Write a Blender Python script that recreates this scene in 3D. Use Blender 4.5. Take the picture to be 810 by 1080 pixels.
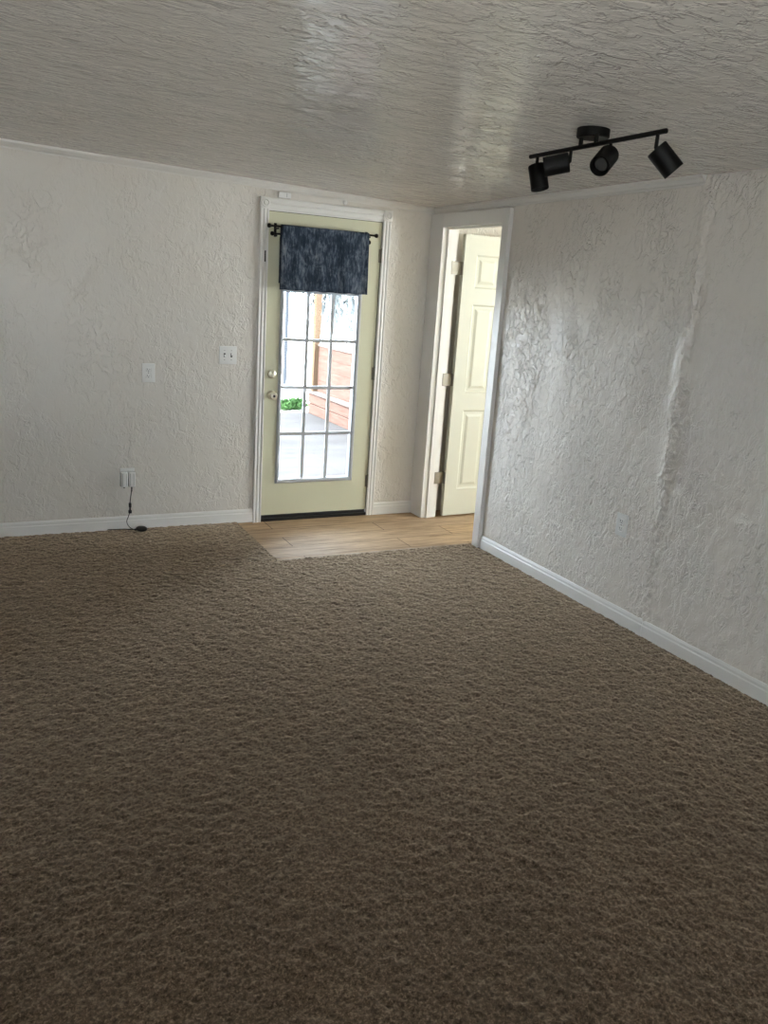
import bpy, bmesh, math, random
from mathutils import Vector, Matrix, noise

for o in list(bpy.data.objects):
    bpy.data.objects.remove(o, do_unlink=True)
SC = bpy.context.scene
COL = SC.collection
random.seed(7)

# ------------------------------------------------------------------ camera
cam_d = bpy.data.cameras.new('camera'); cam = bpy.data.objects.new('camera', cam_d); COL.objects.link(cam)
cam_d.sensor_fit = 'HORIZONTAL'; cam_d.sensor_width = 36.0
cam_d.lens = 882.257 / 810 * 36.0
cam_d.clip_start = 0.05; cam_d.clip_end = 200
_R = Vector((0.89591073, -0.43950329, 0.06465921)); _U = Vector((0.05736324, 0.25878904, 0.96422906)); _F = Vector((0.44051494, 0.86015411, -0.25706322))
cam.matrix_world = Matrix(((_R.x, _U.x, -_F.x, -3.03779), (_R.y, _U.y, -_F.y, -5.44349), (_R.z, _U.z, -_F.z, 1.63919), (0, 0, 0, 1)))
SC.camera = cam

# ------------------------------------------------------------------ light
SC.view_settings.view_transform = 'Standard'
SC.view_settings.look = 'None'
SC.view_settings.gamma = 1.0
SC.view_settings.use_curve_mapping = False
SC.view_settings.exposure = 0.28

world = bpy.data.worlds.new('sky'); SC.world = world; world.use_nodes = True
wn = world.node_tree; wn.nodes.clear()
wo = wn.nodes.new('ShaderNodeOutputWorld'); wb = wn.nodes.new('ShaderNodeBackground')
wb.inputs['Color'].default_value = (0.76, 0.87, 1.0, 1); wb.inputs['Strength'].default_value = 20.0
wn.links.new(wb.outputs[0], wo.inputs[0])

def add_light(name, kind, loc, direction, **kw):
    d = bpy.data.lights.new(name, kind); o = bpy.data.objects.new(name, d); COL.objects.link(o)
    o.location = loc
    o.rotation_euler = Vector(direction).to_track_quat('-Z', 'Y').to_euler()
    for k, v in kw.items(): setattr(d, k, v)
    return o
add_light('sun', 'SUN', (-6, 4, 8), (1.0, 0.06, -1.15), energy=20.0, angle=0.01, color=(1.0, 0.95, 0.86))
# added fill lamps outside the two unseen, added windows, in place of daylight
add_light('added_side_fill', 'AREA', (2.86, -1.9, 1.5), (-1, 0, -0.15), shape='RECTANGLE', size=1.4, size_y=1.2, energy=62, color=(1.0, 0.98, 0.88))
add_light('added_rear_fill', 'AREA', (-2.6, -10.6, -0.05), (0, 1, 0.35), shape='RECTANGLE', size=5.0, size_y=2.5, energy=720, color=(1.0, 0.95, 0.88))

# ------------------------------------------------------------------ materials
def mat(name, base=(0.8, 0.8, 0.8), rough=0.5, metal=0.0, spec=0.5):
    m = bpy.data.materials.new(name); m.use_nodes = True
    b = m.node_tree.nodes['Principled BSDF']
    b.inputs['Base Color'].default_value = (*base, 1); b.inputs['Roughness'].default_value = rough
    b.inputs['Metallic'].default_value = metal; b.inputs['Specular IOR Level'].default_value = spec
    return m
class NT:
    def __init__(s, m): s.t = m.node_tree; s.b = s.t.nodes['Principled BSDF']
    def n(s, typ, **kw):
        x = s.t.nodes.new(typ)
        for k, v in kw.items():
            if k in x.inputs.keys(): x.inputs[k].default_value = v
            else: setattr(x, k, v)
        return x
    def l(s, a, b): s.t.links.new(a, b)
    def coord(s, scale=(1, 1, 1), loc=(0, 0, 0), rot=(0, 0, 0)):
        tc = s.n('ShaderNodeTexCoord'); mp = s.n('ShaderNodeMapping')
        mp.inputs['Scale'].default_value = scale; mp.inputs['Location'].default_value = loc; mp.inputs['Rotation'].default_value = rot
        s.l(tc.outputs['Object'], mp.inputs['Vector']); return mp.outputs['Vector']
    def noise(s, v, scale, detail=3, rough=0.5, dist=0.0):
        x = s.n('ShaderNodeTexNoise'); x.inputs['Scale'].default_value = scale; x.inputs['Detail'].default_value = detail
        x.inputs['Roughness'].default_value = rough; x.inputs['Distortion'].default_value = dist
        s.l(v, x.inputs['Vector']); return x.outputs['Fac']
    def ramp(s, f, stops):
        x = s.n('ShaderNodeValToRGB'); e = x.color_ramp.elements
        while len(e) < len(stops): e.new(0.5)
        for i, (p, c) in enumerate(stops):
            e[i].position = p; e[i].color = (*c, 1) if isinstance(c, tuple) else (c, c, c, 1)
        s.l(f, x.inputs['Fac']); return x.outputs['Color']
    def math(s, op, a, b):
        x = s.n('ShaderNodeMath', operation=op)
        for i, q in enumerate((a, b)):
            if isinstance(q, (int, float)): x.inputs[i].default_value = q
            else: s.l(q, x.inputs[i])
        return x.outputs[0]
    def bump(s, h, dist, strength=1.0, prev=None):
        x = s.n('ShaderNodeBump'); x.inputs['Distance'].default_value = dist; x.inputs['Strength'].default_value = strength
        s.l(h, x.inputs['Height'])
        if prev is not None: s.l(prev, x.inputs['Normal'])
        return x.outputs['Normal']

def plaster(name, base, rough, stretch, scale, dist, seed):
    m = mat(name, base, rough, 0, 0.5); t = NT(m)
    v = t.coord(stretch, (seed, seed * 1.7, seed * 0.6))
    big = t.ramp(t.noise(v, 4.5, 3), [(0.38, 0.22), (0.60, 1.0)])           # where the trowel left more
    strokes = t.ramp(t.noise(v, scale, 3, 0.6, 0.7), [(0.45, 0.0), (0.53, 0.9), (0.75, 1.0)])
    crumbs = t.ramp(t.noise(v, scale * 2.4, 3, 0.6, 0.8), [(0.50, 0.0), (0.62, 1.0)])
    h = t.math('ADD', t.math('MULTIPLY', strokes, big), t.math('MULTIPLY', t.math('MULTIPLY', crumbs, big), 0.4))
    n = t.bump(h, dist)
    n = t.bump(t.noise(v, 160, 2), 0.0002, 0.5, n)
    t.l(n, t.b.inputs['Normal'])
    return m
M = {}
M['wall'] = plaster('wall_plaster', (0.71, 0.665, 0.60), 0.36, (1, 1, 0.75), 21, 0.0024, 3.1)
M['wall_right'] = plaster('right_wall_plaster', (0.77, 0.715, 0.645), 0.33, (1, 1, 0.62), 22, 0.006, 8.3)
M['ceiling'] = plaster('ceiling_plaster', (0.74, 0.70, 0.64), 0.13, (0.65, 1.25, 1), 14, 0.0068, 5.7)
M['side_wall'] = mat('cream_wall', (0.80, 0.78, 0.66), 0.6)
M['trim'] = mat('white_trim', (0.80, 0.78, 0.74), 0.32)
M['crown'] = mat('crown_paint', (0.74, 0.71, 0.66), 0.35)
M['cream'] = mat('cream_door_paint', (0.62, 0.60, 0.43), 0.35)
M['door_white'] = mat('ivory_door_paint', (0.58, 0.575, 0.48), 0.4)
M['lite'] = mat('lite_frame_white', (0.47, 0.48, 0.50), 0.4)
M['plastic'] = mat('white_plastic', (0.84, 0.83, 0.80), 0.25)
M['slot'] = mat('dark_slot', (0.03, 0.03, 0.03), 0.6)
M['black'] = mat('black_metal', (0.005, 0.005, 0.005), 0.6, 0.0, 0.2)
M['rubber'] = mat('black_rubber', (0.012, 0.012, 0.013), 0.5)
M['nickel'] = mat('satin_nickel', (0.75, 0.70, 0.56), 0.36, 1.0)
M['steel'] = mat('hinge_steel', (0.30, 0.28, 0.24), 0.5, 1.0)
M['bulb'] = mat('frosted_bulb', (0.045, 0.045, 0.045), 0.4)
M['bronze'] = mat('dark_sill', (0.02, 0.017, 0.014), 0.5, 0.3)

def glass_mat():
    m = bpy.data.materials.new('clear_glass'); m.use_nodes = True; t = m.node_tree; t.nodes.clear()
    o = t.nodes.new('ShaderNodeOutputMaterial'); mx = t.nodes.new('ShaderNodeMixShader')
    a = t.nodes.new('ShaderNodeBsdfTransparent'); g = t.nodes.new('ShaderNodeBsdfGlossy'); f = t.nodes.new('ShaderNodeFresnel')
    a.inputs['Color'].default_value = (0.96, 0.97, 0.97, 1); g.inputs['Roughness'].default_value = 0.02; f.inputs['IOR'].default_value = 1.3
    t.links.new(f.outputs[0], mx.inputs[0]); t.links.new(a.outputs[0], mx.inputs[1]); t.links.new(g.outputs[0], mx.inputs[2]); t.links.new(mx.outputs[0], o.inputs[0])
    return m
M['glass'] = glass_mat()

def carpet_mat():
    m = mat('brown_cut_pile', (0.2, 0.16, 0.12), 0.95, 0, 0.05); t = NT(m)
    v = t.coord()
    f = t.noise(v, 112, 3, 0.75, 0.3)
    c1 = t.ramp(f, [(0.32, (0.013, 0.008, 0.005)), (0.46, (0.052, 0.034, 0.021)), (0.57, (0.122, 0.085, 0.056)), (0.72, (0.29, 0.215, 0.15))])
    patch = t.ramp(t.noise(v, 1.6, 3), [(0.3, 0.86), (0.7, 1.1)])
    mx = t.n('ShaderNodeMix', data_type='RGBA', blend_type='MULTIPLY'); mx.inputs[0].default_value = 1.0
    t.l(c1, mx.inputs[6]); t.l(patch, mx.inputs[7]); t.l(mx.outputs[2], t.b.inputs['Base Color'])
    t.b.inputs['Sheen Weight'].default_value = 1.0; t.b.inputs['Sheen Roughness'].default_value = 0.46; t.b.inputs['Sheen Tint'].default_value = (1.0, 0.79, 0.57, 1)
    return m
M['carpet'] = carpet_mat()

def plank_mat():
    m = mat('vinyl_plank', (0.5, 0.36, 0.24), 0.6, 0, 0.12); t = NT(m)
    v = t.coord()
    br = t.n('ShaderNodeTexBrick'); t.l(v, br.inputs['Vector'])
    br.inputs['Scale'].default_value = 1.0; br.inputs['Brick Width'].default_value = 1.2; br.inputs['Row Height'].default_value = 0.2
    br.inputs['Mortar Size'].default_value = 0.003; br.inputs['Mortar Smooth'].default_value = 0.2; br.offset = 0.37
    br.inputs['Color1'].default_value = (0.50, 0.345, 0.205, 1); br.inputs['Color2'].default_value = (0.43, 0.31, 0.205, 1); br.inputs['Mortar'].default_value = (0.10, 0.06, 0.04, 1)
    g = t.noise(t.coord((1.2, 26, 1)), 3.0, 5, 0.65, 0.6)
    gr = t.ramp(g, [(0.32, (0.48, 0.42, 0.38)), (0.5, (0.98, 0.96, 0.93)), (0.66, (1.32, 1.28, 1.22))])
    mx = t.n('ShaderNodeMix', data_type='RGBA', blend_type='MULTIPLY'); mx.inputs[0].default_value = 1.0
    t.l(br.outputs['Color'], mx.inputs[6]); t.l(gr, mx.inputs[7]); t.l(mx.outputs[2], t.b.inputs['Base Color'])
    t.l(t.bump(br.outputs['Fac'], 0.002, -0.6), t.b.inputs['Normal'])
    return m
M['plank'] = plank_mat()

def curtain_mat():
    m = mat('mottled_blue_cloth', (0.05, 0.07, 0.1), 0.95, 0, 0.1); t = NT(m)
    big = t.noise(t.coord((1, 1, 0.7)), 11, 4, 0.7, 0.8)
    streak = t.noise(t.coord((1, 1, 0.22), (3, 1, 2)), 85, 3, 0.7)
    f = t.math('ADD', t.math('MULTIPLY', big, 0.55), t.math('MULTIPLY', streak, 0.45))
    c = t.ramp(f, [(0.36, (0.014, 0.022, 0.036)), (0.48, (0.032, 0.046, 0.068)), (0.56, (0.10, 0.12, 0.15)), (0.68, (0.23, 0.25, 0.27))])
    t.l(c, t.b.inputs['Base Color'])
    t.l(t.bump(t.noise(t.coord((1, 1, 0.4)), 220, 2), 0.002, 0.6), t.b.inputs['Normal'])
    return m
M['curtain'] = curtain_mat()

def mottled(name, a, b, scale, stretch=(1, 1, 1), rough=0.9, bump=0.004, spec=0.03):
    m = mat(name, a, rough, 0, spec); t = NT(m); f = t.noise(t.coord(stretch), scale, 4, 0.6, 0.4)
    t.l(t.ramp(f, [(0.35, a), (0.65, b)]), t.b.inputs['Base Color']); t.l(t.bump(f, bump), t.b.inputs['Normal']); return m
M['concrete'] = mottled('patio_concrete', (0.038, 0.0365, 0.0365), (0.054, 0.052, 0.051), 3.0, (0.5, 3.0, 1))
M['gravel'] = mottled('pale_ground', (0.62, 0.60, 0.55), (0.80, 0.78, 0.73), 9.0)
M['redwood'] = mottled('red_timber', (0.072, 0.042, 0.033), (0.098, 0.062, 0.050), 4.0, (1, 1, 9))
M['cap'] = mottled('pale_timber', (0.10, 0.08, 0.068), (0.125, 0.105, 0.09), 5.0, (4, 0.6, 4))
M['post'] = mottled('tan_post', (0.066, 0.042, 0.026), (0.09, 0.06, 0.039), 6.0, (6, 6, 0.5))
M['leaf'] = mottled('green_leaf', (0.024, 0.058, 0.018), (0.042, 0.085, 0.03), 30)
M['willow'] = mottled('grey_green_leaf', (0.075, 0.083, 0.084), (0.10, 0.108, 0.108), 20)
M['bark'] = mottled('grey_bark', (0.16, 0.14, 0.13), (0.28, 0.25, 0.23), 12, (1, 1, 0.2))
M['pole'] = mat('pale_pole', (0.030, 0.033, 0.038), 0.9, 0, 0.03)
M['tan'] = mottled('tan_strip', (0.40, 0.31, 0.23), (0.50, 0.40, 0.31), 5.0, (4, 0.6, 4))
M['stucco'] = mottled('pale_fence_paint', (0.70, 0.72, 0.74), (0.80, 0.81, 0.82), 6)

# ------------------------------------------------------------------ mesh helpers
class MB:
    def __init__(s): s.bm = bmesh.new()
    def box(s, a, b, bev=0.0, seg=2):
        x0, y0, z0 = (min(a[i], b[i]) for i in range(3)); x1, y1, z1 = (max(a[i], b[i]) for i in range(3))
        t = bmesh.new()
        vs = [t.verts.new(p) for p in ((x0, y0, z0), (x1, y0, z0), (x1, y1, z0), (x0, y1, z0), (x0, y0, z1), (x1, y0, z1), (x1, y1, z1), (x0, y1, z1))]
        for f in ((3, 2, 1, 0), (4, 5, 6, 7), (0, 1, 5, 4), (1, 2, 6, 5), (2, 3, 7, 6), (3, 0, 4, 7)): t.faces.new([vs[i] for i in f])
        if bev > 0: bmesh.ops.bevel(t, geom=t.edges[:], offset=bev, segments=seg, affect='EDGES', profile=0.6)
        s.merge(t); return s
    def merge(s, t, mtx=None):
        if mtx is not None: bmesh.ops.transform(t, matrix=mtx, verts=t.verts[:])
        me = bpy.data.meshes.new('tmp'); t.to_mesh(me); t.free(); s.bm.from_mesh(me); bpy.data.meshes.remove(me)
    def lathe(s, prof, origin, axis, n=32):
        """profile [(radius, height)] turned about axis through origin"""
        t = bmesh.new(); rings = []
        for r, h in prof:
            if r < 1e-6: rings.append([t.verts.new((0, 0, h))])
            else: rings.append([t.verts.new((r * math.cos(2 * math.pi * i / n), r * math.sin(2 * math.pi * i / n), h)) for i in range(n)])
        for a, b in zip(rings, rings[1:]):
            for i in range(n):
                j = (i + 1) % n
                if len(a) == 1 and len(b) == 1: continue
                if len(a) == 1: t.faces.new((a[0], b[j], b[i]))
                elif len(b) == 1: t.faces.new((a[i], a[j], b[0]))
                else: t.faces.new((a[i], a[j], b[j], b[i]))
        q = Vector(axis).normalized().to_track_quat('Z', 'Y').to_matrix().to_4x4()
        bmesh.ops.recalc_face_normals(t, faces=t.faces[:])
        s.merge(t, Matrix.Translation(origin) @ q); return s
    def rod(s, a, b, r, n=16):
        a = Vector(a); b = Vector(b); L = (b - a).length
        return s.lathe([(0, 0), (r, 0), (r, L), (0, L)], a, b - a, n)
    def tube(s, pts, r, n=10, sub=6):
        P = [Vector(p) for p in pts]; Q = [P[0] * 2 - P[1]] + P + [P[-1] * 2 - P[-2]]; path = []
        for i in range(1, len(Q) - 2):
            for k in range(sub):
                u = k / sub; a, b, c, d = Q[i - 1], Q[i], Q[i + 1], Q[i + 2]
                path.append(0.5 * (2 * b + (c - a) * u + (2 * a - 5 * b + 4 * c - d) * u * u + (3 * b - a - 3 * c + d) * u ** 3))
        path.append(P[-1]); t = bmesh.new(); rings = []; prev = None
        for i, p in enumerate(path):
            d = (path[min(i + 1, len(path) - 1)] - path[max(i - 1, 0)]).normalized()
            up = prev if prev is not None else (Vector((1, 0, 0)) if abs(d.x) < 0.8 else Vector((0, 1, 0)))
            e = (up - d * up.dot(d)).normalized(); prev = e; g = d.cross(e)
            rings.append([t.verts.new(p + r * (math.cos(2 * math.pi * k / n) * e + math.sin(2 * math.pi * k / n) * g)) for k in range(n)])
        for a, b in zip(rings, rings[1:]):
            for k in range(n): t.faces.new((a[k], a[(k + 1) % n], b[(k + 1) % n], b[k]))
        t.faces.new(rings[0][::-1]); t.faces.new(rings[-1])
        bmesh.ops.recalc_face_normals(t, faces=t.faces[:])
        s.merge(t); return s
    def sweep(s, prof, a, b, out, up=(0, 0, 1)):
        """extrude a moulding profile [(outward, upward)] from point a to b"""
        a = Vector(a); b = Vector(b); out = Vector(out); up = Vector(up); t = bmesh.new()
        A = [t.verts.new(a + out * p + up * q) for p, q in prof]; B = [t.verts.new(b + out * p + up * q) for p, q in prof]; n = len(prof)
        for i in range(n): t.faces.new((A[i], A[(i + 1) % n], B[(i + 1) % n], B[i]))
        t.faces.new(A[::-1]); t.faces.new(B); bmesh.ops.recalc_face_normals(t, faces=t.faces[:])
        s.merge(t); return s
    def build(s, name, m, parent=None, smooth=False):
        me = bpy.data.meshes.new(name); s.bm.to_mesh(me); s.bm.free(); o = bpy.data.objects.new(name, me)
        me.materials.append(m); COL.objects.link(o)
        if smooth:
            for p in me.polygons: p.use_smooth = True
            md = None
            try: me.set_sharp_from_angle(angle=math.radians(38))
            except Exception: pass
        if parent is not None:
            o.parent = parent
            o.matrix_parent_inverse = Matrix.Translation(parent.location).inverted()
        return o
def tag(o, label=None, cat=None, group=None, kind=None):
    if label: o['label'] = label
    if cat: o['category'] = cat
    if group: o['group'] = group
    if kind: o['kind'] = kind
    return o
def empty(name, loc, label=None, cat=None, group=None, kind=None):
    o = bpy.data.objects.new(name, None); COL.objects.link(o); o.location = loc; o.empty_display_size = 0.05
    return tag(o, label, cat, group, kind)
def struct(o, label, cat): return tag(o, label, cat, None, 'structure')
def zc(x, y): return 2.207 - 0.034 * x - 0.007 * y       # the ceiling runs slightly out of level

# ------------------------------------------------------------------ floor and shell
XL, YR, XE, YS = -4.3, -6.6, 2.8, -3.2      # left wall, rear wall, side room's far wall, side room's near wall
struct(MB().box((XL - .15, YR - .15, -0.10), (XE + .15, 0.15, 0.0)).build('floor', M['plank']), 'light brown wood plank floor showing inside the back door', 'floor')

def carpet():
    """twisted pile: a dense field of jittered tuft tips, coarser where the room runs out of sight"""
    import numpy as np
    rg = np.random.default_rng(4)
    xw, yw = -1.400, -0.880
    def field(x0, x1, y0, y1, pitch):
        nx = max(2, int(round((x1 - x0) / pitch))); ny = max(2, int(round((y1 - y0) / pitch)))
        X, Y = np.meshgrid(np.linspace(x0, x1, nx + 1), np.linspace(y0, y1, ny + 1), indexing='ij')
        jx = rg.uniform(-.38, .38, X.shape) * pitch; jy = rg.uniform(-.38, .38, X.shape) * pitch
        for q in (jx, jy): q[0, :] = q[-1, :] = 0; q[:, 0] = q[:, -1] = 0
        H = rg.uniform(0, 1, X.shape) ** 0.8
        lump = rg.normal(0, 1, (nx // 4 + 3, ny // 4 + 3)); a = np.arange(nx + 1) / 4; b = np.arange(ny + 1) / 4
        ia = a.astype(int); ib = b.astype(int); fa = (a - ia)[:, None]; fb = (b - ib)[None, :]
        L = (lump[ia][:, ib] * (1 - fa) + lump[ia + 1][:, ib] * fa) * (1 - fb) + (lump[ia][:, ib + 1] * (1 - fa) + lump[ia + 1][:, ib + 1] * fa) * fb
        Z = .008 + .0065 * H + .0016 * L
        V = np.stack([X + jx, Y + jy, Z], -1).reshape(-1, 3)
        idx = np.arange((nx + 1) * (ny + 1)).reshape(nx + 1, ny + 1)
        Fq = np.stack([idx[:-1, :-1], idx[1:, :-1], idx[1:, 1:], idx[:-1, 1:]], -1).reshape(-1, 4)
        return V, Fq
    Vs, Fs, n = [], [], 0
    for args in ((-3.3, xw, yw, 0.0, .0062), (-3.3, 0.0, -4.7, yw, .0062), (XL, -3.3, -4.7, 0.0, .03), (XL, 0.0, YR, -4.7, .03)):
        V, Fq = field(*args); Vs.append(V); Fs.append(Fq + n); n += len(V)
    V = np.concatenate(Vs); Fq = np.concatenate(Fs)
    me = bpy.data.meshes.new('carpet'); me.vertices.add(len(V)); me.vertices.foreach_set('co', V.astype('f').ravel())
    me.loops.add(Fq.size); me.loops.foreach_set('vertex_index', Fq.astype('i').ravel())
    me.polygons.add(len(Fq)); me.polygons.foreach_set('loop_start', (np.arange(len(Fq)) * 4).astype('i'))
    me.update(calc_edges=True); me.validate()
    o = bpy.data.objects.new('carpet', me); COL.objects.link(o); me.materials.append(M['carpet']); return o
tag(carpet(), 'brown mottled cut pile carpet covering most of the room floor', 'carpet')
struct(MB().sweep([(0, 0), (0.032, 0), (0.028, 0.007), (0.004, 0.007)], (-1.40, -0.875, 0.0), (-0.03, -0.875, 0.0), (0, 1, 0)).build('trim_1', M['tan']), 'thin tan transition strip between wood planks and carpet', 'floor trim')

def wall_strip(m, parts):
    for a, b in parts: m.box(a, b)
    return m
# back wall with the garden door's opening
struct(wall_strip(MB(), [((XL - .15, 0, -.1), (-1.235, .15, 2.5)), ((-.395, 0, -.1), (XE + .15, .15, 2.5)), ((-1.235, 0, 2.09), (-.395, .15, 2.5)), ((-1.235, 0, -.1), (-.395, .15, 0))]).build('wall_back', M['wall']), 'white trowelled plaster wall around the glazed back door', 'wall')

def right_wall():
    m = MB()
    m.box((0.002, -.17, -.1), (.09, 0, 2.45)); m.box((0.002, -.90, 2.075), (.09, -.17, 2.45))
    m.box((0.012, YR, -.1), (.09, -.90, 2.45)); m.box((0.0, YR, -.1), (.02, -4.0, 2.45))
    # visible face, a grid so that the plaster lumps and the taped seam are real relief
    t = bmesh.new(); y0, y1, z0, z1 = -4.0, -.90, 0.0, 2.32; ny, nz = 560, 330; g = []
    for i in range(ny + 1):
        row = []
        for j in range(nz + 1):
            y = y0 + (y1 - y0) * i / ny; z = z0 + (z1 - z0) * j / nz
            d = 0.0035 * noise.noise(Vector((y * 5, z * 4, 1.2))) 
            c = -2.505 + 0.012 * noise.noise(Vector((z * 3.0, 4.1, 0)))          # taped seam
            amp = 0.002 + 0.024 * max(0, min(1, (z - 0.55) / 0.5)) * (0.75 + 0.5 * noise.noise(Vector((z * 9, y * 9, 3))))
            if z > 1.8: amp *= 1 - 0.5 * (z - 1.8) / 0.45
            q = y - c
            if q >= 0: d += amp * math.exp(-(q / 0.055) ** 2)
            else: d += amp * math.exp(-(q / 0.016) ** 2)
            if y < c: d += 0.006 * noise.noise(Vector((y * 16, z * 13, 9))) 
            if abs(q) < 0.07: d += (0.008 * noise.noise(Vector((y * 45, z * 34, 5))) + 0.006 * noise.noise(Vector((y * 95, z * 75, 6)))) * math.exp(-(q / 0.045) ** 2)
            row.append(t.verts.new((-0.001 - max(d, -0.004), y, z)))
        g.append(row)
    for i in range(ny):
        for j in range(nz): t.faces.new((g[i][j], g[i][j + 1], g[i + 1][j + 1], g[i + 1][j]))
    bmesh.ops.recalc_face_normals(t, faces=t.faces[:])
    if sum(f.normal.x for f in t.faces) > 0: bmesh.ops.reverse_faces(t, faces=t.faces[:])
    m.merge(t); return m.build('wall_right', M['wall_right'], None, True)
struct(right_wall(), 'white lumpy plaster wall with a raised vertical seam on the right', 'wall')
struct(MB().box((XL - .15, YR, -.1), (XL, 0, 2.5)).build('wall_left', M['wall']), 'plain white plaster wall on the left', 'wall')
struct(wall_strip(MB(), [((XL - .15, YR - .15, -.1), (-3.4, YR, 2.5)), ((-1.8, YR - .15, -.1), (XE, YR, 2.5)), ((-3.4, YR - .15, -.1), (-1.8, YR, .85)), ((-3.4, YR - .15, 2.05), (-1.8, YR, 2.5))]).build('wall_rear', M['wall']), 'white plaster wall behind the camera with an opening for an added window', 'wall')
def slab(name, x0, x1, y0, y1, m, th=0.12, z=None):
    t = bmesh.new(); f = zc if z is None else (lambda x, y: z)
    c = [(x0, y0), (x1, y0), (x1, y1), (x0, y1)]
    lo = [t.verts.new((x, y, f(x, y))) for x, y in c]; hi = [t.verts.new((x, y, f(x, y) + th)) for x, y in c]
    t.faces.new(lo[::-1]); t.faces.new(hi)
    for i in range(4): t.faces.new((lo[i], lo[(i + 1) % 4], hi[(i + 1) % 4], hi[i]))
    bmesh.ops.recalc_face_normals(t, faces=t.faces[:]); s = MB(); s.merge(t); return s.build(name, m)
struct(slab('ceiling', XL, 0.0, YR, 0.0, M['ceiling']), 'glossy white heavily textured plaster ceiling', 'ceiling')
struct(slab('ceiling', .09, XE, YS, 0.0, M['side_wall'], z=2.30), 'plain cream ceiling of the side room', 'ceiling')
struct(MB().box((.09, YS - .15, 0), (XE + .15, YS, 2.45)).build('wall_side_near', M['side_wall']), 'plain cream wall of the side room', 'wall')
struct(wall_strip(MB(), [((XE, YS, 0), (XE + .15, -2.6, 2.45)), ((XE, -1.2, 0), (XE + .15, 0, 2.45)), ((XE, -2.6, 0), (XE + .15, -1.2, .9)), ((XE, -2.6, 2.1), (XE + .15, -1.2, 2.45))]).build('wall_side_far', M['side_wall']), 'cream side room wall with an opening for an added window', 'wall')

def window(name, x0, x1, z0, z1, y, axis, label):
    e = empty(name, (x0 if axis == 'x' else y, y if axis == 'x' else x0, z0), label, 'window', None, 'structure')
    def P(u, d, z): return (u, y + d, z) if axis == 'x' else (y + d, u, z)
    f = MB()
    for a, b, c, d in ((x0, x1, z0, z0 + .05), (x0, x1, z1 - .05, z1), (x0, x0 + .05, z0 + .05, z1 - .05), (x1 - .05, x1, z0 + .05, z1 - .05), (x0 + .05, x1 - .05, (z0 + z1) / 2 - .02, (z0 + z1) / 2 + .02)):
        f.box(P(a, 0, c), P(b, .05, d), .004)
    f.build('window_frame', M['trim'], e)
    MB().box(P(x0 + .05, .02, z0 + .05), P(x1 - .05, .026, z1 - .05)).build('glass_pane', M['glass'], e)
window('window_added_1', -3.4, -1.8, .85, 2.05, YR - .06, 'x', 'unseen white framed window added in the wall behind the camera')  # unseen window, added to let fill light in from behind
window('window_added_2', -2.6, -1.2, .9, 2.1, XE + .01, 'y', 'unseen white framed window added to the side room')  # unseen window, added as the opening for the side room's light

BASE = [(0, 0), (.014, 0), (.014, .062), (.010, .068), (.010, .080), (.005, .090), (0, .092)]
struct(MB().sweep(BASE, (XL, 0, .006), (-1.282, 0, .006), (0, -1, 0)).build('baseboard_back', M['trim']), 'white moulded baseboard left of the back door', 'baseboard')
struct(MB().sweep(BASE, (-.350, 0, .0), (-.030, 0, .0), (0, -1, 0)).build('baseboard_back', M['trim']), 'short white baseboard between the back door and the corner', 'baseboard')
m = MB(); m.sweep(BASE, (-.001, -.967, .006), (-.001, -2.50, .006), (-1, 0, 0)); m.sweep(BASE, (-.001, -2.503, .005), (-.001, YR, .005), (-1, 0, 0))
struct(m.build('baseboard_right', M['trim']), 'white moulded baseboard along the right wall', 'baseboard')
CR = [(0, 0), (.010, 0), (.012, .008), (.020, .012), (.030, .026), (.036, .030), (.038, .060), (0, .060)]
def crown(name, a, b, out, label):
    a = Vector((a[0], a[1], zc(a[0], a[1]) - .042)); b = Vector((b[0], b[1], zc(b[0], b[1]) - .042))
    struct(MB().sweep(CR, a, b, out).build(name, M['crown']), label, 'crown moulding')
crown('trim_2', (0, -.0), (0, -2.47), (-1, 0, 0), 'narrow white crown moulding over the doorway, stopping at the wall seam')
crown('trim_3', (XL, 0), (0, 0), (0, -1, 0), 'narrow white crown moulding above the back door')

# ------------------------------------------------------------------ back door casing
cs = empty('trim_4', (-.82, 0, 0), 'white fluted casing with round corner blocks around the back door', 'door casing', None, 'structure')
def fluted(x0, x1, z0, z1):
    w = x1 - x0; p = []
    N = 40
    for i in range(N + 1):
        u = i / N; d = .018
        for c in (.30, .70): d -= .006 * math.exp(-((u - c) / .085) ** 2)
        if u < .04 or u > .96: d -= .004
        p.append((u * w, d))
    prof = [(0, 0)] + p + [(w, 0)]
    s = MB(); s.sweep([(a, b) for a, b in prof], (x0, -.0005, z0), (x0, -.0005, z1), (1, 0, 0), (0, -1, 0)); return s
cl = fluted(-1.284, -1.225, 0, 2.087).build('casing', M['trim'], cs)
fluted(-.408, -.349, 0, 2.087).build('casing', M['trim'], cs)
MB().box((-1.2505, -.0215, 1.76), (-1.2425, -.0165, 1.83), .001).build('strike_plate', M['slot'], cl)
h = MB(); h.sweep([(0, 0), (.012, 0), (.016, .008), (.016, .026), (.011, .033), (.016, .042), (.016, .062), (.010, .068), (0, .068)], (-1.222, -.0005, 2.088), (-.411, -.0005, 2.088), (0, -1, 0))
h.build('header', M['trim'], cs)
for xc in (-1.2545, -.3785):
    r = MB(); r.box((xc - .033, -.024, 2.087), (xc + .033, -.0005, 2.156), .002)
    r.lathe([(0, .0), (.027, .0), (.027, .004), (.022, .007), (.018, .003), (.013, .003), (.011, .008), (0, .010)], (xc, -.0238, 2.1215), (0, -1, 0), 28)
    r.build('corner_block', M['trim'], cs, True)
j = MB(); j.box((-1.235, .0, 0), (-1.2245, .148, 2.09)); j.box((-.4055, .0, 0), (-.395, .148, 2.09)); j.box((-1.2245, .0, 2.079), (-.4055, .148, 2.09))
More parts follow.
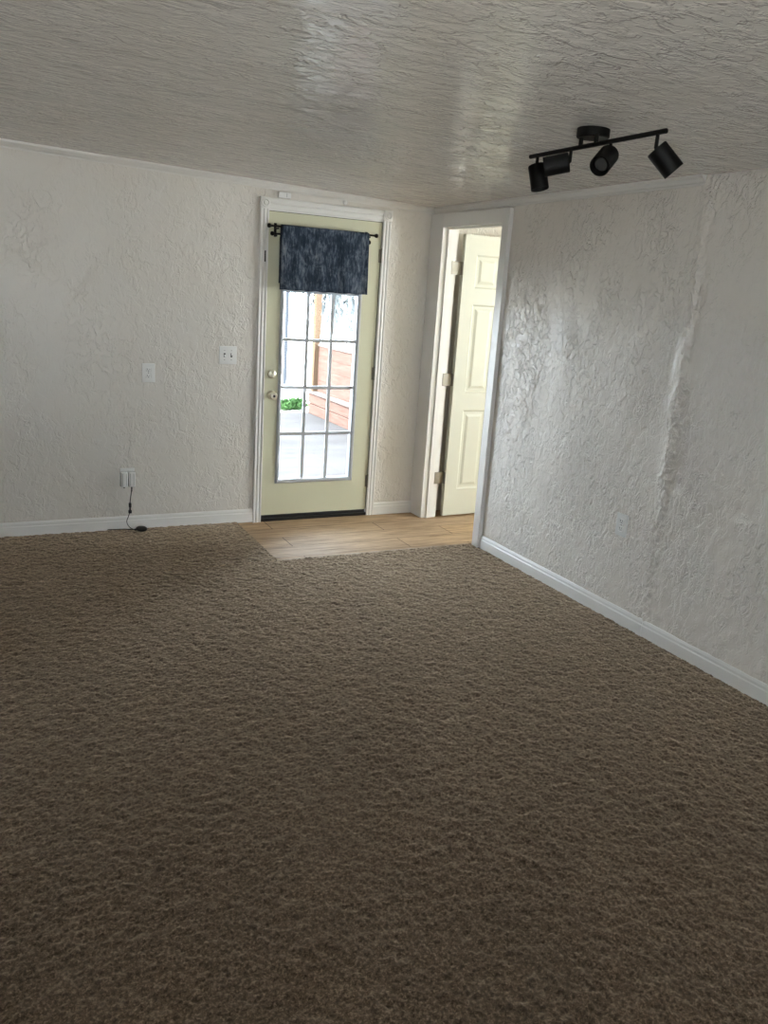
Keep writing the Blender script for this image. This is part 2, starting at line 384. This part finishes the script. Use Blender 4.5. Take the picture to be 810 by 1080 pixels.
j.build('door_jamb', M['trim'], cs)
MB().box((-1.2245, -.012, 0.001), (-.4055, .15, .022), .003).build('sill', M['bronze'], cs)

# ------------------------------------------------------------------ glazed back door
d1 = empty('door_1', (-.41, 0, 0.03), 'cream half-curtained glazed back door with fifteen panes', 'door', None, 'structure')
DX0, DX1, DZ0, DZ1 = -1.2210, -.4110, .046, 2.0755
GX0, GX1, GZ0, GZ1 = -1.127, -.535, .272, 1.938
s = MB(); s.box((DX0, .0, DZ0), (GX0 + .012, .044, DZ1)); s.box((GX1 - .012, .0, DZ0), (DX1, .044, DZ1)); s.box((GX0 + .012, .0, DZ0), (GX1 - .012, .044, GZ0 + .012)); s.box((GX0 + .012, .0, GZ1 - .012), (GX1 - .012, .044, DZ1))
s.build('door_panel', M['cream'], d1)
ws = MB(); ws.box((-1.2245, .003, .05), (DX0, .04, 2.079)); ws.box((DX1, .003, .05), (-.4055, .04, 2.079)); ws.box((DX0, .003, DZ1), (DX1, .04, 2.079))  # dark strips fill the door gaps, standing in for their shade
ws.build('gap_shade_strip', M['rubber'], d1)
MB().box((DX0 + .003, .006, .0225), (DX1 - .003, .036, .0465)).build('door_sweep', M['rubber'], d1)
FP = [(0, 0), (.004, .010), (.010, .014), (.018, .013), (.025, .006), (.028, 0)]
lf = MB()
def frame_sweep(m, x0, x1, z0, z1, y, prof, sg):
    t = bmesh.new(); rings = []
    for cx, cz, sx, sz in ((x0, z0, 1, 1), (x1, z0, -1, 1), (x1, z1, -1, -1), (x0, z1, 1, -1)):
        rings.append([t.verts.new((cx + sx * p, y + sg * q, cz + sz * p)) for p, q in prof])
    for k in range(4):
        A, B = rings[k], rings[(k + 1) % 4]
        for i in range(len(prof) - 1): t.faces.new((A[i], A[i + 1], B[i + 1], B[i]))
    for k in range(4):
        A, B = rings[k], rings[(k + 1) % 4]; t.faces.new((A[-1], A[0], B[0], B[-1]))
    bmesh.ops.recalc_face_normals(t, faces=t.faces[:]); m.merge(t)
frame_sweep(lf, GX0, GX1, GZ0, GZ1, .0, FP, -1); frame_sweep(lf, GX0, GX1, GZ0, GZ1, .044, FP, 1)
lf.box((GX0 + .012, .0, GZ0 + .012), (GX0 + .027, .044, GZ1 - .012)); lf.box((GX1 - .027, .0, GZ0 + .012), (GX1 - .012, .044, GZ1 - .012))
lf.box((GX0 + .012, .0, GZ0 + .012), (GX1 - .012, .044, GZ0 + .027)); lf.box((GX0 + .012, .0, GZ1 - .027), (GX1 - .012, .044, GZ1 - .012))
lf.build('lite_frame', M['lite'], d1, True)
xs = [-1.1, -.911, -.727, -.562]; xs = [GX0 + .027 + (GX1 - GX0 - .054) * k / 3 for k in range(4)]
zs = [GZ0 + .027 + (GZ1 - GZ0 - .054) * k / 5 for k in range(6)]
g = MB()
for x in xs[1:3]: g.box((x - .0115, .015, GZ0 + .027), (x + .0115, .029, GZ1 - .027), .003)
for z in zs[1:5]: g.box((GX0 + .027, .0152, z - .0115), (GX1 - .027, .0288, z + .0115), .003)
g.build('muntin_grid', M['lite'], d1)
for i in range(3):
    for k in range(5):
        MB().box((xs[i] + .001, .020, zs[k] + .001), (xs[i + 1] - .001, .024, zs[k + 1] - .001)).build('glass_pane', M['glass'], d1)
db = MB().lathe([(0, 0), (.029, 0), (.030, .004), (.028, .012), (.022, .016), (0, .016)], (-1.172, -.0005, 1.035), (0, -1, 0)).build('deadbolt', M['nickel'], d1, True)
MB().box((-1.177, -.036, 1.017), (-1.167, -.015, 1.053), .003).build('thumb_turn', M['nickel'], db)
kb = MB().lathe([(0, 0), (.032, 0), (.032, .004), (.024, .010), (.012, .014), (.011, .026), (.018, .031), (.026, .040), (.027, .050), (.022, .058), (.012, .061), (0, .060)], (-1.170, -.0005, .893), (0, -1, 0)).build('door_knob', M['nickel'], d1, True)
MB().lathe([(0, 0), (.009, 0), (.008, .003), (0, .003)], (-1.170, -.0605, .893), (0, -1, 0), 16).build('knob_button', M['slot'], kb)
for z in (1.857, 1.05, .262):
    k = MB(); k.rod((-.4065, -.008, z - .045), (-.4065, -.008, z + .045), .0065); k.lathe([(0, 0), (.0075, 0), (.0055, .006), (0, .008)], (-.4065, -.008, z + .045), (0, 0, 1), 12)
    k.box((-.424, -.0035, z - .044), (-.408, .0005, z + .044)); k.build('hinge', M['steel'], d1, True)

# ------------------------------------------------------------------ valance and its rods
rd = empty('curtain_rod', (-.86, 0, 1.97), 'black double curtain rod fixed across the top of the glazed door', 'curtain rod')
for y, z, x0, x1, nm in ((-.062, 1.983, -1.222, -.497, 'front_rod'), (-.032, 1.938, -1.19, -.535, 'rear_rod')):
    r = MB(); r.rod((x0, y, z), (x1, y, z), .006)
    for x, sx in ((x0, -1), (x1, 1)): r.lathe([(0, -.004), (.007, -.003), (.007, .004), (.0125, .010), (.0145, .018), (.0115, .026), (0, .031)], (x, y, z), (sx, 0, 0), 16)
    r.build(nm, M['black'], rd, True)
for x in (-1.178, -.528):
    b = MB(); b.box((x - .009, -.004, 1.92), (x + .009, -.0003, 2.005), .001); b.box((x - .004, -.066, 1.9655), (x + .004, -.003, 1.975), .001); b.box((x - .004, -.036, 1.921), (x + .004, -.003, 1.931), .001)
    b.build('bracket', M['black'], rd)
def valance():
    t = bmesh.new(); N = 90; x0, x1 = -1.157, -.540; cz = 1.983
    prof = []
    for k in range(22): prof.append((-.0455 + .012 * (k / 21) * 0 , 1.632 + (cz - 1.632) * k / 21, 'b'))
    for k in range(1, 10):
        a = math.pi * k / 10; prof.append((-.062 + .0165 * math.cos(a), cz + .012 * math.sin(a), 't'))
    for k in range(30): prof.append((-.0785, cz - (cz - 1.592) * k / 29, 'f'))
    g = []
    for i in range(N + 1):
        u = i / N; row = []
        for (y, z, w) in prof:
            dep = (cz - z) / .39
            wv = .0045 * math.sin(u * 21 + 1.3) + .003 * math.sin(u * 47 + z * 5) + .004 * noise.noise(Vector((u * 6, z * 5, 2)))
            yy = y + (wv * dep if w != 't' else 0)
            zz = z + (.004 * math.sin(u * 34) * .5 + .003 * noise.noise(Vector((u * 12, 0, 4)))) * dep
            xx = x0 + (x1 - x0) * u + (.010 * (u - .3) * dep if w == 'f' else 0)
            row.append(t.verts.new((xx, yy, zz)))
        g.append(row)
    for i in range(N):
        for k in range(len(prof) - 1): t.faces.new((g[i][k], g[i + 1][k], g[i + 1][k + 1], g[i][k + 1]))
    bmesh.ops.recalc_face_normals(t, faces=t.faces[:])
    s = MB(); s.merge(t); o = s.build('curtain', M['curtain'], None, True)
    md = o.modifiers.new('thickness', 'SOLIDIFY'); md.thickness = .004; md.offset = 0
    return o
tag(valance(), 'dark blue and grey mottled cloth valance folded over the door rod', 'curtain')

# ------------------------------------------------------------------ side doorway
sd = empty('trim_5', (0, -.53, 0), 'thick flat white casing lining the open doorway in the right wall', 'door casing', None, 'structure')
MB().box((-.030, -.175, 0), (.004, -.0008, 2.163), .002).build('casing', M['trim'], sd)
MB().box((-.030, -.966, 0), (.004, -.897, 2.163), .002).build('casing', M['trim'], sd)
MB().box((-.030, -.897, 2.075), (.004, -.175, 2.163), .002).build('header', M['trim'], sd)
j = MB(); j.box((.004, -.1755, 0), (.090, -.165, 2.085)); j.box((.004, -.908, 0), (.088, -.8965, 2.085)); j.box((.004, -.897, 2.0745), (.088, -.175, 2.085))
j.build('door_jamb', M['trim'], sd)
j = MB(); j.box((.010, -.187, 0), (.050, -.1755, 2.0745), .002); j.box((.010, -.8965, 0), (.050, -.886, 2.0745), .002); j.box((.010, -.886, 2.064), (.050, -.187, 2.0745), .002)
j.build('door_stop', M['trim'], sd)
j = MB(); j.box((.0905, -.165, 0), (.104, -.10, 2.15), .002); j.box((.0905, -.97, 0), (.104, -.908, 2.15), .002); j.box((.0905, -.908, 2.085), (.104, -.165, 2.15), .002)
j.build('inner_casing', M['trim'], sd)

def six_panel(w=.705, hgt=2.03, th=.035):
    """leaf in local x (0..w from the hinge), y 0..-th, panels pressed into both faces"""
    mb = MB(); rows = [(.20, .80), (.93, 1.56), (1.67, 1.90)]; st = .105; mid = .085; pw = (w - 2 * st - mid) / 2
    cols = [(st, st + pw), (st + pw + mid, w - st)]
    xb = sorted({0, w, *[c for q in cols for c in q]}); zb = sorted({0, hgt, *[c for q in rows for c in q]})
    t = bmesh.new()
    for face, sg in ((0.0, -1), (-th, 1)):
        for i in range(len(xb) - 1):
            for k in range(len(zb) - 1):
                a, b, c, d = xb[i], xb[i + 1], zb[k], zb[k + 1]
                if (a, b) in cols and (c, d) in rows:
                    prof = [(0, 0), (.012, .009), (.030, .009), (.050, .002)]
                    rg = [[t.verts.new((x, face + sg * dd, z)) for x, z in ((a + p, c + p), (b - p, c + p), (b - p, d - p), (a + p, d - p))] for p, dd in prof]
                    for A, B in zip(rg, rg[1:]):
                        for q in range(4): t.faces.new((A[q], A[(q + 1) % 4], B[(q + 1) % 4], B[q]))
                    t.faces.new(rg[-1])
                else: t.faces.new([t.verts.new(p) for p in ((a, face, c), (b, face, c), (b, face, d), (a, face, d))])
    for pts in (((0, 0, 0), (0, -th, 0), (0, -th, hgt), (0, 0, hgt)), ((w, 0, 0), (w, -th, 0), (w, -th, hgt), (w, 0, hgt)), ((0, 0, 0), (w, 0, 0), (w, -th, 0), (0, -th, 0)), ((0, 0, hgt), (w, 0, hgt), (w, -th, hgt), (0, -th, hgt))):
        t.faces.new([t.verts.new(p) for p in pts])
    bmesh.ops.remove_doubles(t, verts=t.verts[:], dist=1e-5); bmesh.ops.recalc_face_normals(t, faces=t.faces[:])
    mb.merge(t); return mb
d2 = empty('door_2', (.142, -.166, .014), 'ivory six panel door standing open into the side room', 'door', None, 'structure')
def local(mb, name, m, parent, smooth=False):
    o = mb.build(name, m, None, smooth); o.parent = parent; return o
six = six_panel(); local(six, 'door_panel', M['door_white'], d2)
kn = MB()
for y, sg in ((0, 1), (-.035, -1)): kn.lathe([(0, 0), (.030, 0), (.030, .005), (.012, .012), (.011, .03), (.026, .042), (.025, .056), (0, .062)], (.645, y, .92), (0, sg, 0), 24)
local(kn, 'door_knob', M['nickel'], d2, True)
for z in (1.80, 1.02, .29):
    k = MB(); k.rod((-.003, .004, z - .045), (-.003, .004, z + .045), .006, 12)
    k.box((-.0025, -.034, z - .044), (.0005, .0, z + .044))
    k.box((-.082, .0 - .0115, z - .044), (-.006, -.0095, z + .044))
    local(k, 'hinge', M['steel'], d2, True)
d2.rotation_euler = (0, 0, math.radians(2.0))

# ------------------------------------------------------------------ wall plates
def outlet(name, loc, rz, label, w=.080, hgt=.118):
    """duplex outlet in the local xz plane facing -y"""
    e = empty(name, loc, label, 'electrical outlet', None); e.rotation_euler = (0, 0, rz)
    local(MB().box((-w / 2, -.0065, -hgt / 2), (w / 2, -.0003, hgt / 2), .0025, 3), 'cover_plate', M['plastic'], e, True)
    for s in (-1, 1):
        f = local(MB().box((-.0165, -.0085, s * .0195 - .0142), (.0165, -.006, s * .0195 + .0142), .004, 3), 'receptacle', M['plastic'], e, True)
        sl = MB(); sl.box((-.0078, -.0090, s * .0195 - .002), (-.0056, -.0083, s * .0195 + .008)); sl.box((.0056, -.0090, s * .0195 - .001), (.0076, -.0083, s * .0195 + .007)); sl.lathe([(0, 0), (.0026, 0), (.0026, .0008), (0, .0008)], (0, -.0082, s * .0195 - .0075), (0, -1, 0), 12)
        local(sl, 'slots', M['slot'], f)
    local(MB().lathe([(0, 0), (.0035, 0), (.003, .001), (0, .0014)], (0, -.0063, 0), (0, -1, 0), 12), 'screw', M['steel'], e, True)
    return e
outlet('wall_outlet', (-1.990, 0, 1.031), 0, 'white duplex outlet high on the back wall left of the switch')
outlet('wall_outlet', (-2.130, 0, .360), 0, 'white outlet low on the back wall with two adapters plugged in', .092)
outlet('wall_outlet', (-.001, -2.248, .531), -math.pi / 2, 'white duplex outlet low on the right wall')
sw = empty('light_switch', (-1.478, 0, 1.154), 'white double toggle switch plate beside the back door', 'light switch')
local(MB().box((-.059, -.0065, -.058), (.059, -.0003, .058), .0025, 3), 'cover_plate', M['plastic'], sw, True)
for x, up in ((-.023, -1), (.023, 1)):
    local(MB().box((x - .006, -.0072, -.013), (x + .006, -.006, .013)), 'toggle_slot', M['slot'], sw)
    tg = MB(); tg.box((-.0045, -.020, -.005), (.0045, -.0, .005), .002)
    bmesh.ops.transform(tg.bm, matrix=Matrix.Translation((x, -.005, 0)) @ Matrix.Rotation(-up * .5, 4, 'X'), verts=tg.bm.verts[:])
    local(tg, 'toggle', M['plastic'], sw, True)
    for z in (-.030, .030): local(MB().lathe([(0, 0), (.003, 0), (.0026, .001), (0, .0012)], (x, -.0063, z), (0, -1, 0), 10), 'screw', M['steel'], sw)
se = empty('door_sensor', (-1.128, 0, 2.178), 'small white sensor box above the left end of the door header', 'sensor')
local(MB().box((-.042, -.030, -.018), (.042, -.0004, .018), .004, 3), 'housing', M['plastic'], se, True)
local(MB().box((.012, -.0315, -.012), (.0135, -.0295, .012)), 'seam', M['slot'], se)
nb = MB().lathe([(0, 0), (.016, 0), (.017, .006), (.013, .012), (.006, .014), (.005, .018), (0, .018)], (-.696, -.0004, 2.180), (0, -1, 0), 20).build('ceiling_hook', M['plastic'], None, True)
nb.name = 'wall_button'; tag(nb, 'tiny round white button on the wall above the door header', 'button')

# adapters and cable
AZ = .352
ad = empty('power_adapter', (-2.155, 0, AZ), 'white plug-in adapter without a cable in the low back wall outlet, left of its twin', 'adapter')
a0 = MB().box((-2.176, -.052, AZ - .049), (-2.133, -.0092, AZ + .049), .005, 3).build('housing', M['plastic'], ad, True)
MB().lathe([(0, 0), (.004, 0), (.0045, .010), (0, .012)], (-2.154, -.030, AZ - .048), (0, 0, -1), 12).build('socket', M['rubber'], ad, True)
for x in (-2.166, -2.143): MB().box((x - .0012, -.0528, AZ - .040), (x + .0012, -.0512, AZ + .040)).build('groove', M['steel'], a0)
ad = empty('power_adapter', (-2.106, 0, AZ), 'white plug-in adapter with a black cable hanging down to the carpet', 'adapter')
a0 = MB().box((-2.128, -.052, AZ - .049), (-2.086, -.0092, AZ + .049), .005, 3).build('housing', M['plastic'], ad, True)
for x in (-2.118, -2.097): MB().box((x - .0012, -.0528, AZ - .040), (x + .0012, -.0512, AZ + .040)).build('groove', M['steel'], a0)
c = MB(); c.lathe([(0, 0), (.005, 0), (.0035, .035), (0, .035)], (-2.107, -.030, AZ - .048), (0, 0, -1), 12)
c.tube([(-2.107, -.030, .300), (-2.109, -.026, .265), (-2.114, -.024, .225), (-2.118, -.024, .190)], .0028)
c.build('cable', M['rubber'], ad, True); c = MB()
c.tube([(-2.119, -.024, .130), (-2.130, -.023, .098), (-2.140, -.025, .066), (-2.130, -.040, .038), (-2.108, -.062, .024), (-2.088, -.077, .024)], .0024)
c.build('cable', M['rubber'], ad, True)
k = MB(); k.box((-2.126, -.034, .162), (-2.110, -.016, .192), .004, 3); k.box((-2.123, -.031, .140), (-2.113, -.018, .166), .003); k.box((-2.128, -.034, .122), (-2.108, -.015, .144), .004, 3)
k.build('connector', M['rubber'], ad, True)
p = MB(); p.lathe([(0, -.011), (.030, -.010), (.036, -.003), (.036, .004), (.028, .010), (0, .012)], (-2.058, -.088, .031), (.05, -.05, 1), 28); p.box((-2.102, -.083, .018), (-2.08, -.068, .030), .004)
p.build('plug', M['rubber'], ad, True)
w = MB().tube([(-2.262, -.030, .022), (-2.21, -.034, .021), (-2.16, -.040, .021), (-2.125, -.052, .021), (-2.10, -.066, .021)], .0026).build('loose_cord', M['rubber'], None, True)
tag(w, 'thin black cord lying on the carpet against the baseboard', 'cord')

# ------------------------------------------------------------------ track light
tl = empty('track_light', (-.915, -2.78, zc(-.915, -2.78)), 'black four-head track light under the textured ceiling', 'ceiling light')
ct = zc(-.915, -2.78)
MB().lathe([(0, -.004), (.060, -.004), (.060, .028), (.056, .032), (0, .028)], (-.905, -2.765, ct), (0, 0, -1), 48).build('canopy', M['black'], tl, True)
B0, B1 = Vector((-.922, -2.405, 2.196)), Vector((-.940, -3.180, 2.196))
br = MB(); br.tube([B0, B0.lerp(B1, .5), B1], .0085, 12); br.build('bar', M['black'], tl, True)
def bar_at(y): return B0.lerp(B1, (y - B0.y) / (B1.y - B0.y))
for y in (-2.73, -2.82):
    q = bar_at(y); MB().rod(q, (q.x, y, ct - .026), .008).build('connector', M['black'], tl, True)
DU = Vector((0, 0, 1))
for y, dz, d in ((-2.456, .034, (.10, -.20, -.82)), (-2.675, .046, (-.58, .45, -.17)), (-2.905, .042, (-.735, -.424, -.545)), (-3.142, .048, (.40, -.29, -.50))):
    q = bar_at(y); pv = q - DU * dz; d = Vector(d).normalized()
    st = MB(); st.rod(q, pv, .0065, 14); st.rod(pv + Vector((0, 0, .004)), pv + d * .006, .0075, 14); st.build('stem', M['black'], tl, True)
    hd = MB().lathe([(0, 0), (.033, 0), (.036, .003), (.036, .096), (.0335, .096), (.0335, .060), (0, .060)], pv + d * .002, d, 40).build('spot_head', M['black'], tl, True)
    MB().lathe([(0, 0), (.025, 0), (.027, .012), (.022, .020), (0, .023)], pv + d * .0625, d, 28).build('bulb', M['bulb'], hd, True)

# ------------------------------------------------------------------ outside the back door
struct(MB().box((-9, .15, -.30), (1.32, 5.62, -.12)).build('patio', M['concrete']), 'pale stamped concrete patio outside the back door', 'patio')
struct(MB().box((-40, 5.62, -.30), (40, 60, -.14)).build('ground', M['gravel']), 'bright pale yard beyond the patio', 'ground')
struct(MB().box((-40, -40, -.34), (40, YR - .2, -.16)).build('ground', M['gravel']), 'yard ground behind the house', 'ground')
struct(MB().box((-6.5, YR - 5.0, 2.50), (0.5, YR - .2, 2.62)).build('added_sky_blocker', M['stucco']), 'unseen roof added over the rear window to block sky light', 'roof')  # added out of view to keep the sky off the rear window
struct(MB().box((-14, -13.7, -.16), (8, -13.6, 2.3)).build('fence', M['stucco']), 'unseen pale fence added behind the house to cut horizon light', 'fence')  # added out of view to hide the bright horizon from the rear window
struct(MB().box((1.32, .15, -.30), (40, 5.62, -.14)).build('ground', M['gravel']), 'yard ground behind the timber wall', 'ground')
rw = empty('retaining_wall', (1.3, 3.5, -.12), 'low reddish timber wall along the right side of the patio', 'garden wall')
for k in range(2):
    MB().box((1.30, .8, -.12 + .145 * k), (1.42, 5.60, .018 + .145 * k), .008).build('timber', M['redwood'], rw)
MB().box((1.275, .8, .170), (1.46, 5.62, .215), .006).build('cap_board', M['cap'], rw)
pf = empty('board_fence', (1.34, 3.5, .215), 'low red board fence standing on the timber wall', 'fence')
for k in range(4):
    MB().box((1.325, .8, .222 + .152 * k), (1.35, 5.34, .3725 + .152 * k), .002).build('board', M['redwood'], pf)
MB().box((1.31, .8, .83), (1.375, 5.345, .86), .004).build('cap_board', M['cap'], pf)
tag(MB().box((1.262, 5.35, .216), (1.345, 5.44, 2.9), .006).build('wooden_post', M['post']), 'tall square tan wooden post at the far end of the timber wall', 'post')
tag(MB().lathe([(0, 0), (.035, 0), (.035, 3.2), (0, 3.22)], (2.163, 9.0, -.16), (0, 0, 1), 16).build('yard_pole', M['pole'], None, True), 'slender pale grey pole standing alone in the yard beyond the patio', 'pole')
def leaves(mb, c, r, n, size, seed):
    rnd = random.Random(seed)
    t = bmesh.new()
    for _ in range(n):
        v = Vector((rnd.gauss(0, 1), rnd.gauss(0, 1), rnd.gauss(0, 1))).normalized() * (rnd.random() ** .4)
        p = Vector(c) + Vector((v.x * r[0], v.y * r[1], v.z * r[2])); a = Vector((rnd.uniform(-1, 1), rnd.uniform(-1, 1), rnd.uniform(-.2, 1))).normalized(); b = a.cross(Vector((rnd.uniform(-1, 1), rnd.uniform(-1, 1), .3))).normalized()
        s = size * rnd.uniform(.6, 1.3)
        t.faces.new([t.verts.new(p), t.verts.new(p + a * s * .5 + b * s * .22), t.verts.new(p + a * s), t.verts.new(p + a * s * .5 - b * s * .22)])
    mb.merge(t)
bs = empty('shrub', (1.2, 6.0, -.14), 'small bright green shrub at the edge of the patio', 'shrub')
m = MB(); leaves(m, (1.10, 6.0, -.075), (.14, .15, .07), 900, .06, 1); leaves(m, (1.30, 6.02, -.07), (.14, .15, .075), 900, .06, 2); m.build('foliage', M['leaf'], bs)
for x in (1.05, 1.13, 1.25, 1.35): MB().tube([(x, 6.0, -.15), (x + .01, 6.0, -.08), (x + .03, 6.01, .03)], .008, 6).build('stem', M['bark'], bs)
wt = empty('weeping_tree', (5.2, 11.0, -.14), 'pale weeping tree hanging beyond the timber wall', 'tree')
m = MB(); m.tube([(5.2, 11.0, -.2), (5.1, 11, 1.2), (5.3, 11, 2.4), (5.0, 11, 3.6)], .14, 10); m.tube([(5.25, 11, 2.2), (4.3, 11, 3.2), (3.2, 10.8, 3.7)], .06, 8); m.tube([(5.25, 11, 2.4), (6.0, 11, 3.4), (6.6, 11.2, 3.7)], .06, 8)
m.build('trunk', M['bark'], wt, True)
rnd = random.Random(5); t = bmesh.new()
for k in range(460):
    x = rnd.uniform(3.45, 7.0); y = 11 + rnd.gauss(0, .5); z0 = 3.9 - .12 * (x - 5) ** 2 + rnd.uniform(-.6, .2); L = rnd.uniform(1.2, 3.0)
    n = int(L / .09)
    for i in range(n):
        p = Vector((x + .03 * math.sin(i * .6 + k), y + .03 * math.cos(i * .5 + k), z0 - i * .09)); a = Vector((rnd.uniform(-.4, .4), rnd.uniform(-.4, .4), -1)).normalized(); b = a.cross(Vector((rnd.uniform(-1, 1), rnd.uniform(-1, 1), 0))).normalized()
        t.faces.new([t.verts.new(p), t.verts.new(p + a * .07 + b * .038), t.verts.new(p + a * .17), t.verts.new(p + a * .07 - b * .038)])
m = MB(); m.merge(t); m.build('foliage', M['willow'], wt)
